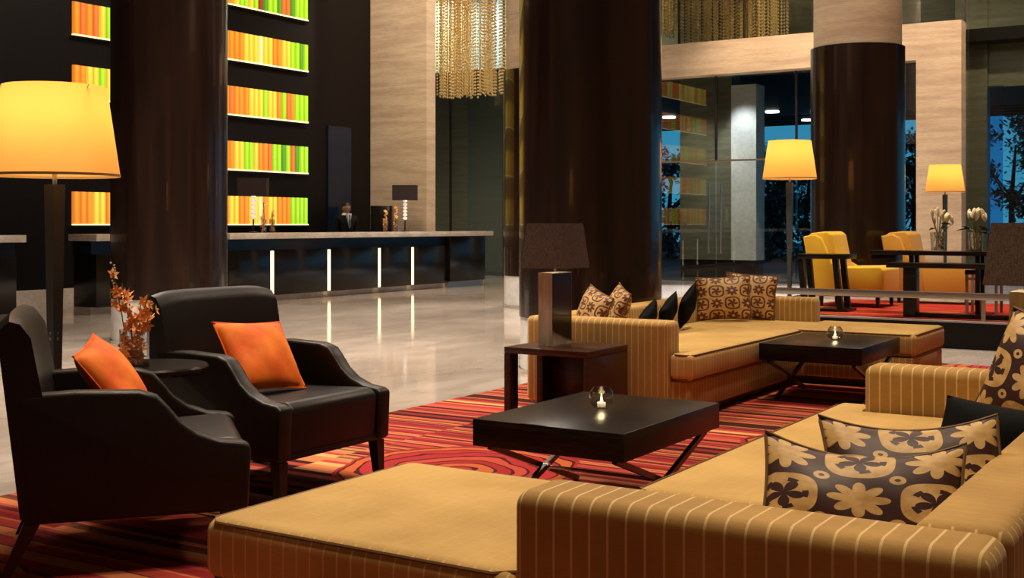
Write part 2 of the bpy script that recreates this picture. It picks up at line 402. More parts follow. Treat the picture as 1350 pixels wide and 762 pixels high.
# glass wall panes + mullions
def window(n, u0, u1, z0, z1, m=None, split=1):
    w_ = thing('window_%d' % n, None, None); w_['kind'] = 'structure'; w_.rotation_euler = (0, 0, RZ)
    for i in range(split):
        a = u0 + (u1-u0)*i/split; b = u0 + (u1-u0)*(i+1)/split
        obj('pane', box(B(), a+.02, b-.02, GV-.006, GV+.006, z0+.02, z1-.02), m or M['wallglass'], w_, False)
        obj('mullion', box(B(), b-.02, b+.02, GV-.03, GV+.03, z0, z1), M['darkmetal'], w_, False)
    return w_
window(1, -21.9, -14.0, 0, 9.9, split=5)
window(2, -14.0, -11.9, 0, 4.48, split=2)
window(3, -11.9, -8.3, 2.65, 4.48, split=2)
window(4, -8.3, -5.77, 0, 4.48, split=2)
window(5, -4.9, 7.9, .0, 9.9, split=9)
window(6, -14.0, -4.92, 5.2, 9.9, split=6)
for n, (a, b, s) in enumerate(((-11.9, -10.1, 1), (-10.1, -8.3, -1))):
    d = thing('door_%d' % (3+n), None, None); d['kind'] = 'structure'; d.rotation_euler = (0, 0, RZ)
    obj('glass_leaf', box(B(), a+.01, b-.01, GV-.008, GV+.008, .02, 2.62), M['wallglass'], d, False)
    obj('top_rail', box(B(), a, b, GV-.02, GV+.02, 2.62, 2.66), M['steel'], d, False)
    hx = b-.14 if s > 0 else a+.14
    obj('door_handle', tube(B(), [(hx, GV-.08, .62), (hx, GV-.08, 2.15)], .02), M['chrome'], d)
    for z in (.8, 1.95): obj('handle_bracket', tube(B(), [(hx, GV-.08, z), (hx, GV, z)], .014), M['chrome'], d)
# blue pane beside pier
obj_ = struct('window_7', box(B(), -4.64, -4.35, GV+.7, GV+.72, 0, 4.0), M['sheerblue'])
# outdoors
struct('ground', box(B(), -60, 60, GV+.12, 80, -.25, -.02), M['ground'])
struct('canopy', box(B(), -22, 12, GV+.3, GV+14, 4.85, 5.1), M['darkwall'])
for i in range(4):
    struct('canopy_slat', box(B(), -22, 12, GV+14.6+i*1.0, GV+14.8+i*1.0, 4.85, 5.0), M['darkwall'])
for px, D_, lab in ((882, 40, 'white canopy downlight outside, leftmost, right of the widest column'), (1018, 38, 'white canopy downlight outside, above the left edge of the middle lampshade'), (1065, 41, 'white canopy downlight outside, above the right edge of the middle lampshade')):
    d = tag(obj('canopy_downlight', lathe(B(), [(.0, 0), (.22, 0), (.22, .05), (0, .05)], 12), M['lampdisc']), lab, 'downlight', 'downlights of the entrance canopy')
    d.location = ((px-675)/1580*D_, D_, 4.80)
l = spot(-10.2, GV+1.2, 260, 60, (.93, .97, 1), z=4.6, to=(-10.2, GV+2, 2.5))
# columns: dark veneer on a marble foot, stone above
def column(u, v, label, pz=0, top=3.6):
    t = thing('column', label, 'column', P(u, v, 0), RZ, 'lobby columns')
    obj('marble_foot', lathe(B(), [(.60, pz+.001), (.60, .47)], 64), M['whitestone'], t)
    obj('foot_ring', lathe(B(), [(.61, pz+.001), (.612, .03), (.60, .035)], 64, square=True), M['chrome'], t)
    obj('shaft', lathe(B(), [(.61, .47), (.61, top)], 96), M['column'], t)
    obj('upper_shaft', lathe(B(), [(.57, top), (.57, 10)], 64), M['travertine'], t)
    return t
column(-10.0, 9.0, 'dark polished round column in front of the colourful backlit strips', 0, 3.85)
column(-4.885, 9.06, 'widest dark round column, behind the woven-shade table lamp')
column(-9.4, 15.9, 'dark column mostly hidden, just left of the widest column')
column(-4.6, 16.05, 'dark round column with pale stone top behind yellow armchairs', .28)

# ------------------------------------------------------------------ lit glass strips on reception wall
pal = {'r': (.85, .16, .02), 'o': (1.0, .25, .01), 'y': (1.0, .58, .04), 'w': (1.0, .80, .25), 'g': (.38, .70, .01), 'd': (.10, .30, .01), 'R': (.35, .03, .01)}
SM = {}
for k, c in pal.items():
    m = bpy.data.materials.new('backlit glass ' + k); m.use_nodes = True; t = m.node_tree; b = t.nodes['Principled BSDF']
    (x, y, z), v = coords(t); n = noise(t, v, 14, 3, (1, 1, .03)).sm(.3, .7)
    b.inputs['Base Color'].default_value = (*[q*.4 for q in c], 1); b.inputs['Roughness'].default_value = .2
    t.links.new(mixc(t, n, tuple(q*.45 for q in c), tuple(min(1, q*1.25+.03) for q in c)), b.inputs['Emission Color']); b.inputs['Emission Strength'].default_value = 1.15
    SM[k] = m
rows = [(1.76, 'oooyyoyog', 'yoyyooyywoyyooogggg'), (2.74, 'oygyooyrg', 'orooyyggyoorggdgrdgg'), (3.72, 'ooyygyroy', 'ooroooyyygyyogroggg'), (4.70, 'ororyggdyo', 'rooooyyywyyooyyggdg'), (5.68, 'oyogyyro', 'rooyggygRdggdrrdggg')]
random.seed(4)
pos = ['lowest', 'second lowest', 'middle', 'second highest', 'highest']
for i, (zt, L, Rr) in enumerate(rows):
    t = thing('backlit_glass_strip', '%s backlit strip of orange, yellow and green glass on dark wall' % pos[i], 'wall light', P(-15.6, 12.08, zt-.5), RZ, 'backlit glass strips behind reception')
    sw = .122; n = int(round(5.42/sw)); seq = list(L) + [random.choice('ooyygrw') for _ in range(n)]
    seq = seq[:n-len(Rr)] + list(Rr); seq = seq[:n]
    cache = {}
    for k, ch in enumerate(seq):
        key = ch
        if key not in cache:
            s = obj('glass_slat', box(B(), 0, .035, 0, sw-.006, .0, .5), SM[ch], t, False); cache[key] = s
        else:
            s = cache[key].copy(); C.objects.link(s); s.parent = t
        s.location = (random.choice((.0, .006, .012)), k*sw, 0)
    obj('niche_edge', box(B(), .0, .07, -.02, n*sw+.02, -.05, -.03), M['darkmetal'], t, False)
    obj('light_line', box(B(), .0, .055, 0, n*sw, -.022, -.0), M['ledw'], t, False)

# ------------------------------------------------------------------ reception counters
def counter(v0, v1, label, strips=(), block=None):
    t = thing('reception_counter', label, 'counter', P(-13.63, v0, 0), RZ, 'reception counters')
    L = v1-v0
    obj('countertop', box(B(), -.52, .08, 0, L, 1.02, 1.114, .006), M['marble'], t)
    obj('plinth', box(B(), -.48, -.12, .06, L-.06, 0.001, .10), M['marble'], t, False)
    obj('glass_band', box(B(), -.49, -.10, .05, L-.05, .835, 1.02), M['navy'], t, False)
    edges = [0.03] + [s-v0 for s in strips] + [(block or v1)-v0-.03]
    for a, b in zip(edges, edges[1:]):
        obj('front_panel', box(B(), -.50, -.02, a+.045, b-.045, .10, .835, .004), M['darkgloss'], t)
    for s in strips:
        obj('light_strip', box(B(), -.10, -.03, s-v0-.042, s-v0+.042, .11, .82), M['led'], t, False)
    if block:
        obj('end_cabinet', box(B(), -.51, .02, block-v0+.02, L-.22, .12, 1.02, .004), M['darkgloss'], t)
        obj('end_foot', box(B(), -.48, -.04, block-v0+.05, L-.28, .0015, .12), M['steel'], t, False)
    return t
M['darkgloss'] = mat('black lacquer panel', (.008, .006, .005), .16)
counter(13.40, 20.9, 'long marble-topped black counter with glowing vertical strips, man behind it', (14.45, 15.85, 17.24, 18.25), 19.4)
counter(10.9, 12.6, 'short marble-topped black counter partly behind the left column')
counter(4.5, 9.8, 'marble-topped black counter at the left picture edge behind the floor lamp')
def at_px(px, v=None, u=None):
    k = (px-675)/1580
    if u is not None: v = -u*(CU + SU*k)/(SU - CU*k)
    else: u = -v*(SU - CU*k)/(CU + SU*k)
    return u, v
# dark cabinet behind
u_, v_ = at_px(504, u=-14.85)
t = thing('cabinet', 'plain black cabinet behind the counter, right of the receptionist', 'cabinet', P(u_, v_, 0), 0)
obj('body', box(B(), -.21, .21, -.2, .2, 0.001, 1.62, .005), M['darkgloss'], t)
obj('door', box(B(), -.20, .20, -.215, -.2, .05, 1.60, .003), M['darkgloss'], t)
obj('handle', tube(B(), [(.16, -.235, .8), (.16, -.235, 1.0)], .008), M['steel'], t)
# counter lamps
def counter_lamp(px, label, h):
    u_, v_ = at_px(px, u=-13.95)
    t = thing('table_lamp', label, 'lamp', P(u_, v_, 1.115), RZ, 'crystal lamps on the reception counter')
    obj('base', lathe(B(), [(.08, 0), (.08, .012), (.012, .02), (.012, .22), (0, .22)], 20), M['darkmetal'], t)
    for i in range(6): obj('crystal_ball', lathe(B(), [(0, 0), (.035, .012), (.045, .032), (.035, .054), (0, .066)], 12, (0, 0, .22+i*.067)), M['crystal'], t)
    bm = B(); b2 = B()
    for b_, (a, b__) in ((bm, (.225, .23)),):
        for sx, sy, w_, d_ in ((-1, 0, .006, .11), (1, 0, .006, .11), (0, -1, .235, .006), (0, 1, .235, .006)):
            box(b_, sx*.229-w_, sx*.229+w_, sy*.11-d_, sy*.11+d_, .60, .89)
    b2.free()
    sh = obj('lamp_shade', bm, M['brownshade'], t, False); sh.rotation_euler = (0, 0, R(ANG))
    l = bpy.data.lights.new('bulb_light', 'POINT'); l.energy = 6; l.color = (1, .8, .55); l.shadow_soft_size = .04
    q = bpy.data.objects.new('bulb_light', l); C.objects.link(q); q.parent = t; q.location = (0, 0, .7)
counter_lamp(334, 'dark-shaded crystal lamp on counter in front of the lowest lit strip', 1)
counter_lamp(534, 'dark-shaded crystal lamp on counter in front of the beige pier', 1)
# blossoms used by every arrangement
def blossom_mesh(s):
    bm = B()
    for i in range(5):
        a = 2*PI*i/5
        c, sn = math.cos(a), math.sin(a)
        pts = [(0, 0, 0), (.45, .28, .10), (1, .0, .22), (.45, -.28, .10)]
        vs_ = [bm.verts.new((s*(p[0]*c-p[1]*sn), s*(p[0]*sn+p[1]*c), s*p[2])) for p in pts]
        bm.faces.new(vs_)
    lathe(bm, [(0, .0), (.16*s, .1*s), (.12*s, .3*s), (0, .4*s)], 6)
    return bm
def small_flowers(px, h, label, seed):
    u_, v_ = at_px(px, u=-13.85)
    t = thing('flower_vase', label, 'flowers', P(u_, v_, 1.1145), 0, 'orchid vases on the reception counter')
    obj('vase', lathe(B(), [(.05, 0), (.05, .22), (.046, .22), (.046, .01)], 12, square=True), M['thin'], t)
    bm = B(); tube(bm, [(0, 0, .01), (.01, 0, h*.5), (-.005, 0, h)], .006); obj('stem', bm, M['stem'], t)
    rnd = random.Random(seed); b0 = None
    for i in range(12):
        if b0 is None: b0 = obj('blossom', blossom_mesh(.045), M['petal'], t, False); s = b0
        else: s = b0.copy(); C.objects.link(s); s.parent = t
        z = .03 + (h-.03)*i/11; k = .03 if z < .22 else .035
        s.location = (rnd.uniform(-k, k)*.7, rnd.uniform(-k, k)*.7, z); s.rotation_euler = (rnd.uniform(.3, 1.8), 0, rnd.uniform(-1.2, 1.2))
small_flowers(347.5, .50, 'taller orange flower vase beside the left counter lamp', 1)
small_flowers(358.5, .34, 'shorter orange flower vase beside the left counter lamp', 2)
small_flowers(508, .38, 'shorter orange flower vase before the black cabinet', 3)
small_flowers(521, .50, 'taller orange flower vase beside the right counter lamp', 4)

# ------------------------------------------------------------------ receptionist
def skin_mesh(name, verts, edges, radii, root, m, parent, sub=1):
    me = bpy.data.meshes.new(name); me.from_pydata(verts, edges, [])
    o = bpy.data.objects.new(name, me); C.objects.link(o)
    sk = o.modifiers.new('s', 'SKIN'); sk.use_smooth_shade = True; sb = o.modifiers.new('b', 'SUBSURF'); sb.levels = sub
    for i, r in enumerate(radii):
        s = me.skin_vertices[0].data[i]; s.radius = (r, r) if not isinstance(r, tuple) else r; s.use_root = (i == root)
    dg = bpy.context.evaluated_depsgraph_get(); m2 = bpy.data.meshes.new_from_object(o.evaluated_get(dg))
    bpy.data.objects.remove(o); q = bpy.data.objects.new(name, m2); C.objects.link(q); m2.materials.clear(); m2.materials.append(m); m2.shade_smooth()
    q.parent = parent; return q
pu, pv = at_px(456, u=-14.85)
per = thing('person', 'man in black suit, white shirt and grey tie standing behind the counter', 'person', P(pu, pv, 0), R(38))
V = [(0,0,.93),(0,0,1.08),(0,0,1.25),(0,-.005,1.36),(0,0,1.44),(0,-.01,1.50),(0,-.02,1.58)]; RD = [(.13,.09),(.11,.08),(.12,.085),(.09,.07),.052,.055,.06]; ED = [(i, i+1) for i in range(6)]
def add(chain, rad, start):
    p = start
    for c_, r_ in zip(chain, rad):
        V.append(c_); RD.append(r_); ED.append((p, len(V)-1)); p = len(V)-1
    return p
for s in (-1, 1):
    add([(s*.09, 0, .85), (s*.10, -.01, .48), (s*.10, .02, .09), (s*.10, -.14, .04)], [.085, .055, .04, .035], 0)
    wr = add([(s*.17, 0, 1.36), (s*.21, .03, 1.10), (s*.19, -.16, .97), (s*.18, -.22, .965)], [.045, .038, .030, .026], 3)
    for k in range(5):
        a = (k-1.6)*.022
        if k == 4: add([(s*.18-s*.04, -.24, .965), (s*.18-s*.055, -.28, .955)], [.009, .008], wr)
        else:
            ln = (.075, .085, .08, .065)[k]
            add([(s*.18+a, -.27, .965), (s*.18+a*1.1, -.27-ln*.6, .955), (s*.18+a*1.1, -.27-ln, .935)], [.009, .0085, .007], wr)
body = skin_mesh('body', V, ED, RD, 0, M['skin'], per)
# head joined to the same mesh
bm = B(); bm.from_mesh(body.data); hb = B(); bmesh.ops.create_uvsphere(hb, u_segments=24, v_segments=16, radius=1)
for v in hb.verts:
    x, y, z = v.co; jaw = 1 - .28*max(0, -z)
    v.co = Vector((x*.075*jaw, y*.092*(1-.12*max(0, -z)), z*.115))
    if y < -.5 and abs(x) < .22 and -.35 < z < .12: v.co.y -= .018*(1-abs(x)/.22)
    if y < -.6 and -.62 < z < -.45 and abs(x) < .4: v.co.y -= .006
    if abs(x) > .9 and abs(z) < .2 and abs(y) < .35: v.co.x *= 1.14
merge(bm, hb, Matrix.Translation((0, -.02, 1.555)))
bm.to_mesh(body.data); bm.free(); body.data.shade_smooth()
bm = B()
for s in (-1, 1): lathe(bm, [(0, -.009), (.010, 0), (0, .009)], 8, (s*.028, -.105, 1.565))
obj('eyes', bm, M['hair'], per)
obj('mouth', box(B(), -.022, .022, -.106, -.098, 1.498, 1.504), M['tie'], per)
hb = B(); bmesh.ops.create_uvsphere(hb, u_segments=24, v_segments=16, radius=1)
for v in hb.verts:
    x, y, z = v.co; v.co = Vector((x*.083, y*.102+.006, z*.123))
    if y < -.25 and z < .30: v.co *= .7
    elif z < -.35: v.co *= .75
hair = obj('hair', hb, M['hair'], per); hair.location = (0, -.015, 1.562)
V = [(0,0,.84),(0,0,1.05),(0,0,1.24),(0,0,1.35),(0,.01,1.44)]; RD = [(.17,.12),(.15,.11),(.175,.125),(.17,.12),(.085,.085)]; ED = [(i, i+1) for i in range(4)]
for s in (-1, 1): add([(s*.185, 0, 1.365), (s*.225, .03, 1.10), (s*.195, -.15, .98)], [.080, .060, .048], 3)
skin_mesh('jacket', V, ED, RD, 0, M['suit'], per)
prism_ = B(); prism(prism_, [(-.045, 1.46), (.045, 1.46), (.0, 1.18)], -.140, -.07, 'y'); obj('shirt_front', prism_, M['shirt'], per, False)
bm = B(); lathe(bm, [(.085, 1.43), (.062, 1.475)], 16, square=True); obj('collar', bm, M['shirt'], per)
bm = B(); prism(bm, [(-.014, 1.44), (.014, 1.44), (.022, 1.22), (0, 1.18), (-.022, 1.22)], -.152, -.138, 'y'); obj('tie', bm, M['tie'], per, False)
V = [(0,0,.92),(0,0,.85)]; RD = [(.15,.11),(.14,.11)]; ED = [(0, 1)]
for s in (-1, 1): add([(s*.095, 0, .78), (s*.10, -.01, .48), (s*.10, .02, .10)], [.098, .075, .06], 1)
skin_mesh('trousers', V, ED, RD, 0, M['suit'], per)
for s in (-1, 1): obj('shoe', box(B(), s*.10-.045, s*.10+.045, -.20, .09, .001, .09, .03), M['blackleg'], per)

# ------------------------------------------------------------------ bead curtains
def beads(u0, u1, v0, v1, n, z0, z1, label, step=.075):
    bm = B(); rnd = random.Random(int(n))
    for i in range(n):
        u = rnd.uniform(u0, u1); v = rnd.uniform(v0, v1); zb = z0 + rnd.uniform(0, .15)
        k = int((z1-zb)/step)
        for j in range(k):
            z = zb + j*step; r = .026; p = P(u, v, z)
            a = [bm.verts.new(p + Vector(q)*r) for q in ((1, 0, 0), (0, 1, 0), (-1, 0, 0), (0, -1, 0), (0, 0, 1.2), (0, 0, -1.2))]
            for q in ((0, 1, 4), (1, 2, 4), (2, 3, 4), (3, 0, 4), (1, 0, 5), (2, 1, 5), (3, 2, 5), (0, 3, 5)): bm.faces.new([a[x] for x in q])
    return tag(obj('bead_curtain', bm, M['bead'], None, False), label, 'bead curtain', None, 'stuff')
ua, _ = at_px(577, v=23.2); ub, _ = at_px(658, v=23.2)
beads(ua, ub, 23.0, 23.6, 120, 4.25, 9.0, 'gold bead curtain hanging right of the beige pier')
ua, _ = at_px(905, v=25.3); ub, _ = at_px(1030, v=25.3)
beads(ua, ub, 25.0, 25.8, 170, 5.0, 9.0, 'wide gold bead curtain hanging above the stone lintel')
ua, _ = at_px(868, v=25.3); ub, _ = at_px(893, v=25.3)
beads(ua, ub, 25.1, 25.7, 40, 5.6, 9.0, 'narrow dark bead curtain beside the widest column')
spot(-12, 22.0, 1600, 60, (1, .72, .36), z=9, to=(-13.5, 25.4, 6))
spot(-14.0, 20.6, 900, 60, (1, .72, .36), z=9, to=(-17, 23.2, 5))

# ------------------------------------------------------------------ trees outside
random.seed(11)
def tree(u, v, h, w_, n, label):
    t = thing('tree', label, 'tree', P(u, v, -.02), random.uniform(0, 6), 'dusk trees outside the glass')
    bm = B(); tube(bm, [(0, 0, 0), (.1, 0, h*.4), (-.05, .1, h*.8)], [.16, .10, .04], 7)
    for k in range(5):
        a = random.uniform(0, 6.28); tube(bm, [(.05, 0, h*.35+k*.1), (math.cos(a)*w_*.5, math.sin(a)*w_*.5, h*.6+k*.1)], [.05, .02], 5)
    obj('trunk', bm, M['bark'], t)
    bm = B()
    cl = [(random.gauss(0, w_*.4), random.gauss(0, w_*.4), random.uniform(h*.12, h)) for _ in range(22)]
    for i in range(n):
        c_ = random.choice(cl); p = Vector(c_) + Vector((random.gauss(0, .28), random.gauss(0, .28), random.gauss(0, .22)))
        s = random.uniform(.08, .17); d = Vector((random.uniform(-1, 1), random.uniform(-1, 1), random.uniform(-.6, .6))).normalized(); e = d.cross(Vector((0, 0, 1))).normalized()
        bm.faces.new([bm.verts.new(p+q) for q in (-d*s, e*s*.5, d*s, -e*s*.5)])
    obj('foliage', bm, M['treeleaf'], t, False)
for i, (px, D_, h, w_, lab) in enumerate(((885, 47, 4.2, 1.8, 'dark tree seen through glass right of the widest column'), (1015, 46, 3.9, 1.8, 'leafy tree behind the glass, left of the middle floor lamp pole'),
        (1064, 48, 4.2, 2.0, 'leafy tree outside the glass, right of the middle floor lamp pole'), (1208, 46, 5.2, 1.6, 'tall tree outside the narrow glass between column and stone jamb'), (1335, 46, 5.4, 2.0, 'tall tree outside the glass at the right picture edge'),
        (955, 52, 4.6, 2.5, 'distant tree behind the pale lit wall outside'))):
    X = (px-675)/1580*D_; q = Vector((X, D_, 0)); u = CU*q.x - SU*q.y; v = SU*q.x + CU*q.y
    tree(u, v, h, w_*1.15, 5200, lab)
bm = B()
for i in range(9000):
    u = random.uniform(-22, 6); v = 40 + random.uniform(-.5, .5); p = P(u, v, random.uniform(0, 1.1))
    d = Vector((random.uniform(-1, 1), random.uniform(-1, 1), random.uniform(-.6, .6))).normalized(); e = d.cross(Vector((0, 0, 1))).normalized(); s = .12
    bm.faces.new([bm.verts.new(p+q) for q in (-d*s, e*s*.5, d*s, -e*s*.5)])
tag(obj('hedge', bm, M['treeleaf'], None, False), 'low dark hedge outside the entrance glass', 'hedge', None, 'stuff')

# ------------------------------------------------------------------ rugs
t = tag(obj('rug', prism(B(), [(-4.88, -.6), (.3, -.6), (.3, 11.1), (-4.88, 11.1), (-4.88, 9.7), (-4.26, 9.7), (-4.26, 8.4), (-4.88, 8.4)], .001, .012), M['rug'], None, False), 'large striped red and orange rug under sofas and armchairs', 'rug'); t.rotation_euler = (0, 0, RZ)
t = tag(obj('carpet', box(B(), -4.55, 3.5, 12.68, 15.4, .281, .290), M['rug2'], None, False), 'red patterned carpet on raised platform under yellow armchairs', 'carpet'); t.rotation_euler = (0, 0, RZ)

# ------------------------------------------------------------------ sectional sofas
def outline(pts, z, inset=0):
    return [(x, y, z) for x, y in pts]
def puff(bm, zc, amt, z0):
    pass
def make_sofa(label):
    t = thing('sectional_sofa', label, 'sofa', P(-.43, 2.37, 0), RZ, 'gold pinstripe sectional sofas')
    Rg = .012
    obj('plinth', prism(B(), [(-2.0, .06), (-.06, .06), (-.06, 3.06), (-1.14, 3.06), (-1.14, .90), (-2.0, .90)], .0135, .07), M['blackleg'], t, False)
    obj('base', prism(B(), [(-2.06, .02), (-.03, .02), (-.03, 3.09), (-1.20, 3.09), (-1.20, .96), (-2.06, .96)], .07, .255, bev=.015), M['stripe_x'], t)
    cp = [(-2.08, .0), (-1.065, .0), (-1.065, .205), (-.205, .205), (-.205, .965), (-2.08, .965)]
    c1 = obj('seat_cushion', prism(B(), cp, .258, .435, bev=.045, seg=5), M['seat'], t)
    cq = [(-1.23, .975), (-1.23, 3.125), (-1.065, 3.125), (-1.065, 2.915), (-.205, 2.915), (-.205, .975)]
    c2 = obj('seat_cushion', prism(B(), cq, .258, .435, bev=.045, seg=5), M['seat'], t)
    for c, pts in ((c1, cp), (c2, cq)):
        n = len(pts); ar = sum(pts[k][0]*pts[(k+1) % n][1] - pts[(k+1) % n][0]*pts[k][1] for k in range(n)); sg = 1 if ar > 0 else -1
        for z in (.424, .269):
            loop = []
            for k in range(n):
                a, b = Vector(pts[k]), Vector(pts[(k+1) % n]); d = (b-a).normalized(); nn = Vector((-d.y, d.x))*sg*.009
                loop += [(*(a + d*.05 + nn), z), (*(b - d*.05 + nn), z)]
            obj('piping', tube(B(), loop, .005, 5, True), M['piping'], c)
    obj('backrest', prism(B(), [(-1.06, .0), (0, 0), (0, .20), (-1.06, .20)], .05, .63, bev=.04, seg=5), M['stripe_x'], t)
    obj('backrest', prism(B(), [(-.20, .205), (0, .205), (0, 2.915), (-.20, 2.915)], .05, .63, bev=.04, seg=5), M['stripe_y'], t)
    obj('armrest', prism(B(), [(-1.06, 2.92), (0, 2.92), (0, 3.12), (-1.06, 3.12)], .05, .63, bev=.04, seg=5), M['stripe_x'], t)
    return t
sofa = make_sofa('near gold pinstripe sectional sofa filling the lower right, with chaise end')
sofa2 = dup(sofa, P(-4.26, 10.09), RZ+PI, 'far gold pinstripe sectional sofa behind the two coffee tables')

# ------------------------------------------------------------------ cushions
def pillow(name, label, size, T, m, loc, rz, tilt, roll=0, pipe=None, group=None, sag=0.0, hgt=None, seed=0, floor=None):
    N = 20; bm = B(); uvl = bm.loops.layers.uv.new('UVMap'); rnd = random.Random(seed); hgt = hgt or size
    ph = [rnd.uniform(0, 6.28) for _ in range(6)]
    def pt(i, j, s):
        x = -1 + 2*i/N; z = -1 + 2*j/N
        th = T*.5 * max(0, (1-abs(x)**2.6))**.55 * max(0, (1-abs(z)**2.6))**.55
        wr = 1 + .10*math.sin(3*x+ph[0])*math.sin(2.6*z+ph[1]) + .05*math.sin(7*x+ph[2]+3*z)
        X = size/2*x*(1-.06*(1-z*z)); Z = hgt/2*z*(1-.06*(1-x*x)) - sag*(1-x*x)*(z+1)/2
        return (X, s*th*wr + sag*.6*max(0, z)*(1-x*x), Z)
    uv = {}
    G = {}
    for s in (-1, 1):
        for i in range(N+1):
            for j in range(N+1):
                edge = i in (0, N) or j in (0, N)
                if s == 1 and edge: G[s, i, j] = G[-1, i, j]; continue
                G[s, i, j] = bm.verts.new(pt(i, j, s)); uv[G[s, i, j]] = (i/N, j/N)
    for s in (-1, 1):
        for i in range(N):
            for j in range(N):
                f = bm.faces.new([G[s, i, j], G[s, i+1, j], G[s, i+1, j+1], G[s, i, j+1]])
                for lp in f.loops: lp[uvl].uv = uv[lp.vert]
    o = obj(name, bm, m, None, True, 80); tag(o, label, 'cushion', group)
    if pipe:
        ring = [pt(i, 0, 0) for i in range(N)] + [pt(N, j, 0) for j in range(N)] + [pt(N-i, N, 0) for i in range(N)] + [pt(0, N-j, 0) for j in range(N)]
        obj('piping', tube(B(), ring, size*.011, 6, True), pipe, o)
    o.rotation_mode = 'XYZ'
    Mx = Matrix.Rotation(rz, 4, 'Z') @ Matrix.Rotation(tilt, 4, 'X') @ Matrix.Rotation(roll, 4, 'Y')
    o.rotation_euler = Mx.to_euler(); o.location = loc
    if floor is not None:
        o.location.z += floor - min((Mx @ v.co).z for v in o.data.vertices) - Vector(loc).z
    return o
G1 = 'gold and brown damask cushions'
D2 = M['damask2']
# near sofa
pillow('damask_cushion', 'large damask cushion nearest the camera, just behind the striped backrest', .50, .15, D2, (.875, 3.0, .6), -R(17), -R(38), R(1), M['piping'], G1, .04, .35, 1, .420)
pillow('damask_cushion', 'damask cushion directly behind the nearest one, black cushion to its right', .48, .14, D2, (1.09, 3.24, .6), -R(10), -R(36), R(-2), M['piping'], G1, .03, .36, 2, .420)
pillow('damask_cushion', 'damask cushion cut off by the right picture edge, above a black one', .50, .17, D2, (1.80, 4.02, .6), -R(62), R(-16), R(14), M['piping'], G1, .0, .40, 3, .47)
pillow('black_cushion', 'black silk cushion lying beside near damask cushions at right picture edge', .44, .12, M['blacksilk'], (1.55, 3.80, .5), -R(45), R(-30), R(4), None, 'black silk cushions', .0, .26, 4, .430)
# far sofa
pillow('damask_cushion', 'upright damask cushion in the corner of the far sofa', .46, .14, M['damask4'], P(-3.86, 9.52), -R(10), R(-12), R(-3), M['piping'], G1, .0, .37, 5, .437)
pillow('damask_cushion', 'damask cushion half hidden behind the upright one in far sofa corner', .44, .13, M['damask4'], P(-3.72, 9.78), -R(14), R(-10), R(4), M['piping'], G1, .0, .38, 6, .437)
pillow('damask_cushion', 'damask cushion peeping over far sofa arm, nearest the table lamp', .46, .14, M['damask4'], P(-3.93, 7.32), RZ-R(38), R(-20), R(10), M['piping'], G1, .0, .34, 7, .437)
pillow('damask_cushion', 'damask cushion peeping over far sofa arm, further from table lamp', .46, .14, M['damask4'], P(-3.93, 7.68), RZ-R(50), R(-20), R(8), M['piping'], G1, .0, .35, 8, .437)
for i, (v, lab) in enumerate(((8.02, 'leftmost of three black cushions on the far sofa, mostly hidden'), (8.33, 'middle of three black cushions leaning in far sofa'), (8.64, 'rightmost and most visible of three black cushions on far sofa'))):
    pillow('black_cushion', lab, (.34, .36, .38)[i], .10, M['blacksilk'], P(-3.84+i*.02, v), RZ+R(100), R(10), R(-22), None, 'black silk cushions', .0, (.15, .19, .24)[i], 20+i, .437)

# ------------------------------------------------------------------ leather armchairs
def make_armchair(label):
    t = thing('leather_armchair', label, 'armchair', (0, 0, 0), 0, 'dark leather armchairs')
    W = .39
    prof = [(.36, .20), (.39, .62), (.36, .645), (.20, .652), (-.02, .645), (-.08, .625), (-.12, .58), (-.16, .53), (-.22, .485), (-.30, .455), (-.38, .445), (-.41, .43), (-.40, .20)]
    for s in (-1, 1):
        a0, a1 = sorted((s*W, s*(W-.085)))
        obj('armrest', prism(B(), prof, a0, a1, 'x', bev=.016, seg=3), M['leather'], t)
    obj('seat', prism(B(), [(-.385, .215), (-.40, .42), (-.36, .452), (.2, .43), (.26, .42), (.26, .215)], -W+.088, W-.088, 'x', bev=.02, seg=4), M['leather'], t)
    # backrest: leaning, with a softly arched top
    bm = B(); N = 12
    ring = []
    for k in range(N+1):
        x = -1 + 2*k/N; w_ = W-.002; zt = .925 - .022*abs(x)**6
        cv = .02*(1-x*x)
        ring.append([bm.verts.new(p) for p in ((x*w_, .245+cv, .22), (x*w_, .265+cv, .44), (x*w_, .34+cv, zt-.06), (x*w_, .375+cv, zt-.01), (x*w_, .41+cv*.6, zt), (x*w_, .45+cv*.4, zt-.035), (x*w_, .40+cv*.3, .44), (x*w_, .375, .22))])
    for a, b in zip(ring, ring[1:]):
        for j in range(8): bm.faces.new((a[j], a[(j+1) % 8], b[(j+1) % 8], b[j]))
    bm.faces.new(ring[0]); bm.faces.new(ring[-1])
    obj('backrest', bm, M['leather'], t, True, 50)
    obj('front_rail', box(B(), -W+.01, W-.01, -.385, .36, .195, .225, .004), M['leather'], t)
    for sx in (-1, 1):
        bm = B(); frustum(bm, sx*(W-.05)+sx*.005, -.37, .0, .192, .018, .018, .028, .028, -sx*.005, .015); obj('leg', bm, M['blackleg'], t, False)
        bm = B(); frustum(bm, sx*(W-.05), .43, .0, .192, .018, .018, .028, .028, 0, -.09); obj('leg', bm, M['blackleg'], t, False)
    bm = B()
    for sx in (-1, 1): tube(bm, [(sx*(W-.003), .36, .625), (sx*(W-.003), .0, .622)], .003, 5)
    obj('stitching', bm, M['blackleg'], t)
    return t
# second chair: facing +u  -> local -y is +u
ch2 = make_armchair('dark leather armchair facing right, between the round table and the floor lobby')
ch2.location = (*P(-4.02, 4.26).xy, .012); ch2.rotation_euler = (0, 0, RZ+PI/2)
ch2['label'] = 'dark leather armchair further back, seen from the front, square orange cushion on it'
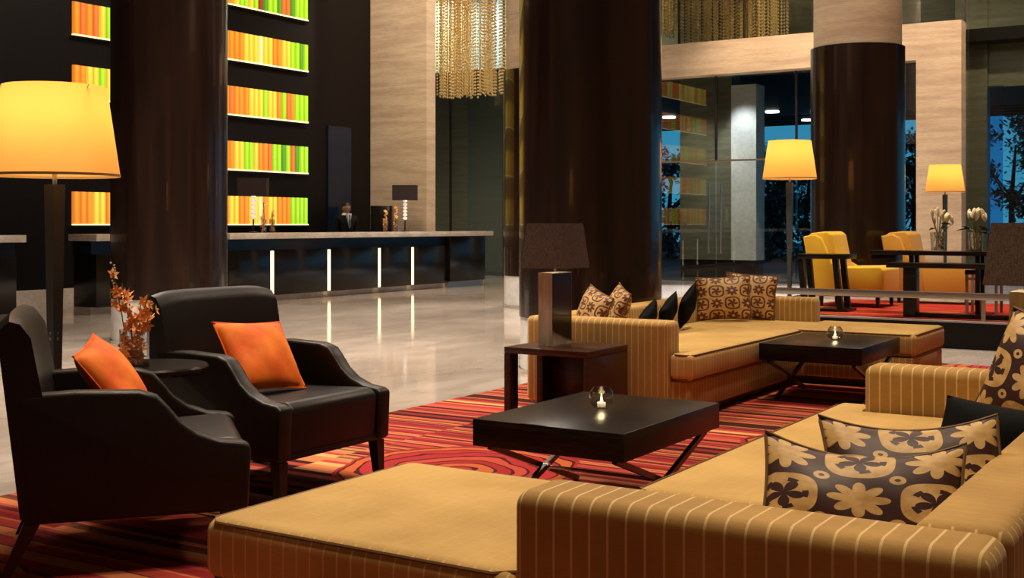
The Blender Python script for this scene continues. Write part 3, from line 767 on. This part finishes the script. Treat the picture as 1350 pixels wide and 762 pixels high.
# first chair
fx, fy = .952, .306
rz1 = math.atan2(fx, -fy)
cx, cy = -1.46, 4.62
ch1 = dup(ch2, (cx, cy, .012), rz1, 'dark leather armchair at lower left, seen from its side')
pillow('orange_cushion', 'orange velvet cushion on the armchair seen from the front', .40, .14, M['orange'], P(-4.07, 4.22), RZ+R(84), R(-36), R(4), M['orange'], 'orange cushions', 0, .38, 31, .458)
pillow('orange_cushion', 'orange velvet cushion on the lower left armchair, partly hidden by armrest', .37, .14, M['orange'], (cx-.085, cy+.04, .6), rz1-R(16), R(-36), R(-10), M['orange'], 'orange cushions', 0, .38, 32, .458)

# ------------------------------------------------------------------ round side table with orchids
rt = thing('round_side_table', 'small round black table between the two leather armchairs', 'table', (-1.585, 5.25, .012))
obj('tabletop', lathe(B(), [(0, .59), (.235, .59), (.25, .60), (.25, .615), (.243, .624), (0, .624)], 48), M['wenge'], rt)
obj('pedestal', lathe(B(), [(.03, .02), (.025, .1), (.022, .55), (.05, .59)], 20), M['blackleg'], rt)
obj('base', lathe(B(), [(0, 0), (.15, 0), (.15, .015), (.03, .03)], 32), M['blackleg'], rt)
fv = thing('orchid_vase', 'square glass vase of orange orchids on the small round table', 'flowers', (-1.64, 5.20, .637), R(20))
def shell(bm, a, h, th=.004):
    for s in (-1, 1):
        box(bm, s*a-th/2, s*a+th/2, -a, a, 0, h); box(bm, -a, a, s*a-th/2, s*a+th/2, 0, h)
    box(bm, -a, a, -a, a, 0, .01); return bm
obj('vase', shell(B(), .058, .155), M['thin'], fv, False)
random.seed(21); bm = B()
stems = []
for k in range(6):
    p0 = (random.uniform(-.03, .03), random.uniform(-.03, .03), .012)
    top = ((-.085, 0, .41), (-.05, .01, .36), (.06, -.01, .31), (.03, .02, .30), (-.02, -.02, .27), (.085, 0, .26))[k]
    mid = (p0[0]*.4+top[0]*.5, p0[1], top[2]*.55); tube(bm, [p0, mid, top], .0025, 5); stems.append((p0, mid, top))
obj('stems', bm, M['stem'], fv)
b0 = None
def lerp(a, b, t): return [a[i]+(b[i]-a[i])*t for i in range(3)]
for k in range(120):
    if b0 is None: b0 = obj('blossom', blossom_mesh(.030), M['petal'], fv, False); s = b0
    else: s = b0.copy(); C.objects.link(s); s.parent = fv
    p0, mid, top = stems[k % 6]; f = random.uniform(0, 1) if k < 84 else random.uniform(.0, .3)
    q = lerp(p0, mid, f*2) if f < .5 else lerp(mid, top, f*2-1); j = .020 if f > .4 else .028
    s.location = (q[0]+random.uniform(-j, j), q[1]+random.uniform(-j, j), max(.03, q[2]+random.uniform(-.01, .01)))
    if s.location.z < .16: s.location.x = max(-.04, min(.04, s.location.x)); s.location.y = max(-.04, min(.04, s.location.y))
    s.rotation_euler = (random.uniform(.5, 2.2), random.uniform(-.4, .4), random.uniform(-1.3, 1.3)); k_ = random.uniform(.7, 1.25); s.scale = (k_,)*3
bm = B()
for k in range(9): lathe(bm, [(0, -.006), (.005, 0), (0, .006)], 6, (-.085+random.uniform(-.012, .012), random.uniform(-.01, .01), .36+k*.011))
obj('buds', bm, M['cream'], fv)

# ------------------------------------------------------------------ floor lamps
def make_floor_lamp(label, loc):
    t = thing('floor_lamp', label, 'lamp', loc, RZ, 'floor lamps with glowing cream shades')
    obj('base', lathe(B(), [(0, 0), (.16, 0), (.16, .018), (.03, .03)], 32), M['darkmetal'], t)
    bm = B(); frustum(bm, 0, 0, .02, 1.44, .016, .016, .034, .034); obj('pole', bm, M['gunmetal'], t, False)
    obj('collar', lathe(B(), [(.026, .70), (.026, .715), (.022, .715), (.022, .73), (.026, .73), (.026, .74)], 16), M['chrome'], t)
    obj('neck', lathe(B(), [(.012, 1.44), (.012, 1.60)], 12), M['chrome'], t)
    obj('bulb', lathe(B(), [(0, 1.60), (.03, 1.63), (.035, 1.66), (.0, 1.70)], 12), M['bulb'], t)
    bm = B(); lathe(bm, [(.298, 1.48), (.236, 1.905)], 64, square=True)
    obj('lamp_shade', bm, M['shade'], t)
    obj('shade_trim', lathe(B(), [(.299, 1.478), (.300, 1.490), (.296, 1.490), (.296, 1.478), (.299, 1.478)], 64, square=True), M['lightpiping'], t)
    bm = B()
    for k in range(3):
        a = 2*PI*k/3; tube(bm, [(0, 0, 1.60), (.245*math.cos(a), .245*math.sin(a), 1.90)], .003, 5)
    obj('shade_spider', bm, M['chrome'], t)
    return t
def lamp_light(loc, e):
    l = bpy.data.lights.new('lamp_light', 'POINT'); l.energy = e; l.color = (1, .66, .28); l.shadow_soft_size = .08
    o = bpy.data.objects.new('lamp_light', l); C.objects.link(o); o.location = loc
LE = 7
fl1 = make_floor_lamp('largest glowing floor lamp at the left picture edge', (-2.175, 5.7, .0)); lamp_light((-2.175, 5.7, 1.78), LE)
u_, v_ = at_px(1041, v=13.02); q = P(u_, v_, .281); dup(fl1, q, RZ, 'glowing floor lamp left of the yellow armchairs'); lamp_light((q.x, q.y, q.z+1.78), LE)
u_, v_ = at_px(1246, v=19.6); q = P(u_, v_, .281); dup(fl1, q, RZ, 'furthest, smallest glowing floor lamp in front of the beige stone jamb'); lamp_light((q.x, q.y, q.z+1.78), LE)

# ------------------------------------------------------------------ side tables and table lamps
def make_side_table(label):
    t = thing('side_table', label, 'table', (0, 0, 0), RZ, 'brown box side tables')
    obj('tabletop', box(B(), -.295, .295, -.265, .265, .44, .48, .004), M['brownwood'], t)
    obj('leg', box(B(), -.295, -.25, -.265, -.17, .0, .44, .003), M['brownwood'], t)
    obj('leg', box(B(), -.295, -.25, .13, .265, .0, .44, .003), M['brownwood'], t)
    obj('side_rail', box(B(), -.295, -.25, -.17, .13, .0, .06, .003), M['brownwood'], t)
    obj('side_panel', box(B(), .265, .295, -.265, .265, 0, .44, .003), M['brownwood'], t)
    obj('back_panel', box(B(), -.25, .265, .245, .262, .06, .44, .003), M['brownwood'], t)
    obj('stretcher', box(B(), -.25, .265, .21, .262, 0, .06, .003), M['brownwood'], t)
    return t
st = make_side_table('brown box-shaped side table against the far sofa, holding a table lamp'); st.location = P(-3.695, 6.54, .012)
st2 = dup(st, P(-.99, 5.95, .012), RZ+PI, 'brown side table hidden behind near sofa, under the cropped table lamp')
def make_table_lamp(label, loc):
    t = thing('table_lamp', label, 'lamp', loc, RZ, 'table lamps with dark woven shades')
    bm = B(); pts = [(-.05, -.125), (.05, -.125), (.05, .125), (-.05, .125)]
    # faceted slab: the right face folds inwards along a diagonal
    v0 = [bm.verts.new((x, y, 0)) for x, y in pts]; v1 = [bm.verts.new((x, y, .455)) for x, y in pts]
    mid = bm.verts.new((.030, .0, .22))
    bm.faces.new(v0); bm.faces.new(v1)
    for i in (0, 2, 3): bm.faces.new((v0[i], v0[(i+1) % 4], v1[(i+1) % 4], v1[i]))
    for a, b in ((v0[1], v0[2]), (v0[2], v1[2]), (v1[2], v1[1]), (v1[1], v0[1])): bm.faces.new((a, b, mid))
    obj('base', bm, M['bronze'], t, False)
    bm = B(); bm_pts = [(.0505, -.120, .02), (.0505, .120, .02), (.0505, .120, .44), (.0505, -.120, .44)]
    bm.faces.new([bm.verts.new(p) for p in [(.0502, -.122, .10), (.0502, -.122, .45), (.0502, .122, .45), (.0502, .122, .02)]])  # dark sheet laid over the right face of the base
    bm.faces.new([bm.verts.new(p) for p in [(.0512, -.122, .10), (.0512, -.122, .45), (.0512, .122, .45), (.0512, .122, .02)]])
    obj('dark_facet', bm, M['darkgloss'], t, False)['label'] = 'dark face of the lamp base'
    obj('neck', lathe(B(), [(.010, .455), (.010, .57)], 10), M['chrome'], t)
    obj('bulb', lathe(B(), [(0, .57), (.025, .60), (.0, .65)], 10), M['bulb'], t)
    bm = B(); z0, z1 = .485, .765; a0, b0_, a1, b1 = .155, .17, .125, .14
    for k in range(4):
        c = [(-1, -1), (1, -1), (1, 1), (-1, 1)]; p, q = c[k], c[(k+1) % 4]
        bm.faces.new([bm.verts.new(x) for x in ((p[0]*a0, p[1]*b0_, z0), (q[0]*a0, q[1]*b0_, z0), (q[0]*a1, q[1]*b1, z1), (p[0]*a1, p[1]*b1, z1))])
    bmesh.ops.remove_doubles(bm, verts=bm.verts[:], dist=1e-4)
    s = obj('lamp_shade', bm, M['darkshade'], t, False); so = s.modifiers.new('t', 'SOLIDIFY'); so.thickness = .004
    return t
tl = make_table_lamp('dark woven-shade lamp with bronze slab base on side table by far sofa', P(-3.80, 6.58, .4925))
dup(tl, P(-.915, 5.87, .4925), RZ, 'dark woven-shade lamp with bronze base cropped by the right picture edge')
for uu, vv in ((-3.80, 6.58), (-.915, 5.87)):
    l = bpy.data.lights.new('lamp_light', 'POINT'); l.energy = 7; l.color = (1, .72, .42); l.shadow_soft_size = .03
    o = bpy.data.objects.new('lamp_light', l); C.objects.link(o); o.location = P(uu, vv, 1.10)

# ------------------------------------------------------------------ coffee tables
def make_coffee(label, loc):
    t = thing('coffee_table', label, 'table', loc, RZ, 'low dark wooden coffee tables')
    a, b = .36, .495
    obj('tabletop', box(B(), -a, a, -b, b, .292, .408, .004), M['wenge'], t)
    obj('metal_inlay', box(B(), -.12, .0, -b-.002, -b+.004, .4075, .4095), M['chrome'], t, False)
    for u in (-.30, .30):
        for s in (-1, 1):
            bm = B(); dx = .012*s
            p0, p1 = Vector((u+dx, s*.43, .292)), Vector((u+dx, -s*.34, 0.0))
            d = (p1-p0).normalized(); n = d.cross(Vector((1, 0, 0))).normalized()*.022
            e = Vector((.011, 0, 0))
            vs_ = [bm.verts.new(q) for q in (p0-n-e, p0+n-e, p0+n+e, p0-n+e, p1-n-e, p1+n-e, p1+n+e, p1-n+e)]
            zz = min(v.co.z for v in vs_)
            for v in vs_: 
                v.co.z = max(v.co.z, 0.0) if v.co.z < .1 else min(v.co.z, .292)
            for f in ((0,1,2,3),(4,5,6,7),(0,1,5,4),(1,2,6,5),(2,3,7,6),(3,0,4,7)): bm.faces.new([vs_[i] for i in f])
            obj('leg', bm, M['steelleg'], t, False)
        obj('pivot', tube(B(), [(u-.03, .0, .128), (u+.03, 0, .128)], .016, 10), M['chrome'], t)
    obj('stretcher', tube(B(), [(-.30, 0, .128), (.30, 0, .128)], .008, 8), M['chrome'], t)
    return t
M['steelleg'] = mat('dark bronze leg', (.10, .075, .06), .28, .85)
ct = make_coffee('near low dark coffee table with crossed legs, on the striped rug', P(-2.505, 4.75, .012))
dup(ct, P(-2.63, 8.52, .012), RZ, 'far low dark coffee table in the bend of the far sofa')
def candle(label, loc):
    t = thing('candle_holder', label, 'candle', loc, 0, 'round glass candle holders')
    obj('glass_bowl', lathe(B(), [(0, .0), (.030, .0), (.050, .018), (.058, .045), (.052, .075), (.036, .096), (.034, .096), (.050, .074), (.055, .045), (.047, .02), (.028, .006), (0, .006)], 32), M['thin'], t)
    obj('candle', lathe(B(), [(0, .008), (.019, .008), (.019, .026), (0, .026)], 16), M['wax'], t)
    obj('flame', lathe(B(), [(0, .030), (.005, .037), (.003, .048), (0, .056)], 8), M['flame'], t)
    l = bpy.data.lights.new('candle_light', 'POINT'); l.energy = .5; l.color = (1, .7, .35); l.shadow_soft_size = .01
    q = bpy.data.objects.new('candle_light', l); C.objects.link(q); q.parent = t; q.location = (0, 0, .07)
def at_plane(px, py, z): D_ = 1580*(1.25-z)/(py-296); return Vector(((px-675)/1580*D_, D_, z))
candle('round glass candle holder on the near coffee table', at_plane(793, 538, .4205))
candle('round glass candle holder on the far coffee table', at_plane(1101, 448, .4205))

# ------------------------------------------------------------------ platform rail, tables, yellow chairs
ra = thing('platform_rail', 'low flat metal rail along the edge of the raised platform', 'railing', P(0, 12.62, .28), RZ)
obj('rail', box(B(), -5.3, 7.9, -.012, .012, .215, .285, .003), M['steel'], ra)
for px in (1000, 1296):
    u_, _ = at_px(px, v=12.62); obj('post', box(B(), u_-.02, u_+.02, .012, .032, .0, .26), M['steel'], ra, False)
for u_ in (0.2, 3.0, 6.0): obj('post', box(B(), u_-.02, u_+.02, .012, .032, .0, .26), M['steel'], ra, False)
def yellow_chair(label, u, v, m, w_=.72, dep=.82):
    t = thing('yellow_armchair', label, 'armchair', P(u, v, .29), RZ, 'yellow upholstered armchairs')   # origin: back-left corner, faces +x, side along y
    obj('seat', prism(B(), [(.05, .12), (dep, .12), (dep, .44), (dep-.04, .475), (.25, .46), (.20, .30)], .0, w_, 'y', bev=.02, seg=3), m, t)
    obj('backrest', prism(B(), [(.10, .12), (.28, .44), (.20, .84), (.14, .88), (-.04, .86), (-.10, .82), (.02, .12)], .06, w_-.06, 'y', bev=.02, seg=3), m, t)
    for y0 in (-.02, w_-.06):
        obj('wing', prism(B(), [(.0, .12), (.40, .12), (.36, .44), (.22, .52), (.10, .80), (.02, .84), (-.12, .82)], y0, y0+.08, 'y', bev=.015, seg=3), m, t)
    for x in (.08, dep-.08):
        for y in (.06, w_-.06): obj('leg', frustum(B(), x, y, 0, .125, .016, .016, .022, .022), M['blackleg'], t, False)
    return t
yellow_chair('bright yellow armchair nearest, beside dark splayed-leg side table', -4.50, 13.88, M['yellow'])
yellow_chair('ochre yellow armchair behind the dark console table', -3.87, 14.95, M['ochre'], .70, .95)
# splayed-leg side table
u_, v_ = at_px(1090, v=13.25)
t = thing('side_table', 'small dark side table with splayed legs beside the bright yellow armchair', 'table', P(u_, v_, .29), RZ)
obj('tabletop', box(B(), -.28, .28, -.2, .2, .58, .63, .004), M['wenge'], t)
for sx in (-1, 1):
    for sy in (-1, 1): obj('leg', frustum(B(), sx*.2, sy*.14, 0, .58, .03, .03, .03, .03, sx*.05 if sx < 0 else -.06, 0), M['wenge'], t, False)
obj('foot_plate', box(B(), -.05, .28, -.18, .18, .0005, .03), M['wenge'], t, False)
# low console on the platform edge
u0, _ = at_px(1168, v=12.72); 
t = thing('console_table', 'low dark table with thick square leg on the platform edge', 'table', P(u0, 12.72, .29), RZ)
obj('tabletop', box(B(), 0, 1.7, 0, .34, .51, .56, .003), M['wenge'], t)
obj('leg', box(B(), .17, .30, .02, .15, 0, .51, .003), M['wenge'], t)
obj('leg', box(B(), 1.5, 1.63, .02, .15, 0, .51, .003), M['wenge'], t)
obj('bottom_rail', box(B(), .30, 1.5, .04, .13, 0, .045, .003), M['wenge'], t)
u0, _ = at_px(1145, v=13.2)
t = thing('console_table', 'taller dark console table carrying the two lily vases', 'table', P(u0, 13.2, .29), RZ)
obj('tabletop', box(B(), 0, 1.9, 0, .38, .63, .675, .003), M['wenge'], t)
obj('drawer_box', box(B(), .02, .28, .03, .35, .53, .63, .003), M['wenge'], t)
for x in (.42, 1.10, 1.8): 
    for y in (.05, .29): obj('leg', box(B(), x, x+.045, y, y+.045, 0, .63, .002), M['wenge'], t)
# metal stool
u0, _ = at_px(1272, v=12.85)
t = thing('stool', 'small stool with bronze metal frame under the console table', 'stool', P(u0+.02, 13.75, .29), RZ)
obj('seat', box(B(), -.17, .17, -.17, .17, .42, .47, .01), M['wenge'], t)
for sx in (-1, 1):
    for sy in (-1, 1): obj('leg', box(B(), sx*.15-.014, sx*.15+.014, sy*.15-.014, sy*.15+.014, 0, .42), M['bronze'], t, False)
obj('stretcher', box(B(), -.15, .15, -.16, -.14, .36, .385), M['bronze'], t, False)
# lilies
def lily(px, label, seed):
    u_, v_ = at_px(px, v=13.4); rnd = random.Random(seed)
    t = thing('lily_vase', label, 'flowers', P(u_, v_, .966), 0, 'lily vases on the dark console')
    obj('vase', lathe(B(), [(0, 0), (.07, 0), (.085, .20), (.083, .20), (.068, .006), (0, .006)], 24), M['thin'], t)
    bm = B(); lf = B(); ends = []
    for k in range(9):
        a = rnd.uniform(0, 6.28); rr = rnd.uniform(.05, .17); e = (rr*math.cos(a), rr*math.sin(a), rnd.uniform(.26, .38)); ends.append(e)
        tube(bm, [(rnd.uniform(-.04, .04), rnd.uniform(-.04, .04), .01), (e[0]*.3, e[1]*.3, .2), e], .004, 5)
    for k in range(26):
        a = rnd.uniform(0, 6.28); r0 = .03; z = rnd.uniform(.04, .30); ln = rnd.uniform(.10, .20)
        d = Vector((math.cos(a), math.sin(a), rnd.uniform(-.2, .6))).normalized(); s_ = d.cross(Vector((0, 0, 1))).normalized()*.022; p = Vector((r0*math.cos(a), r0*math.sin(a), z))
        if z < .2: ln = .03
        lf.faces.new([lf.verts.new(q) for q in (p, p+d*ln*.5+s_, p+d*ln-Vector((0, 0, .04)), p+d*ln*.5-s_)])
    obj('stems', bm, M['stem'], t); obj('leaves', lf, M['leaf'], t, False)
    b0 = None
    for e in ends:
        if b0 is None:
            b0 = obj('lily_bud', lathe(B(), [(0, -.01), (.016, .02), (.022, .06), (.014, .095), (0, .11)], 8), M['cream'], t); s = b0
        else: s = b0.copy(); C.objects.link(s); s.parent = t
        s.location = e; s.rotation_euler = (rnd.uniform(-.7, .7), rnd.uniform(-.7, .7), 0)
lily(1237, 'glass vase of pale lilies before the furthest floor lamp', 5)
lily(1287, 'glass vase of white lilies beside the cropped woven lampshade', 6)
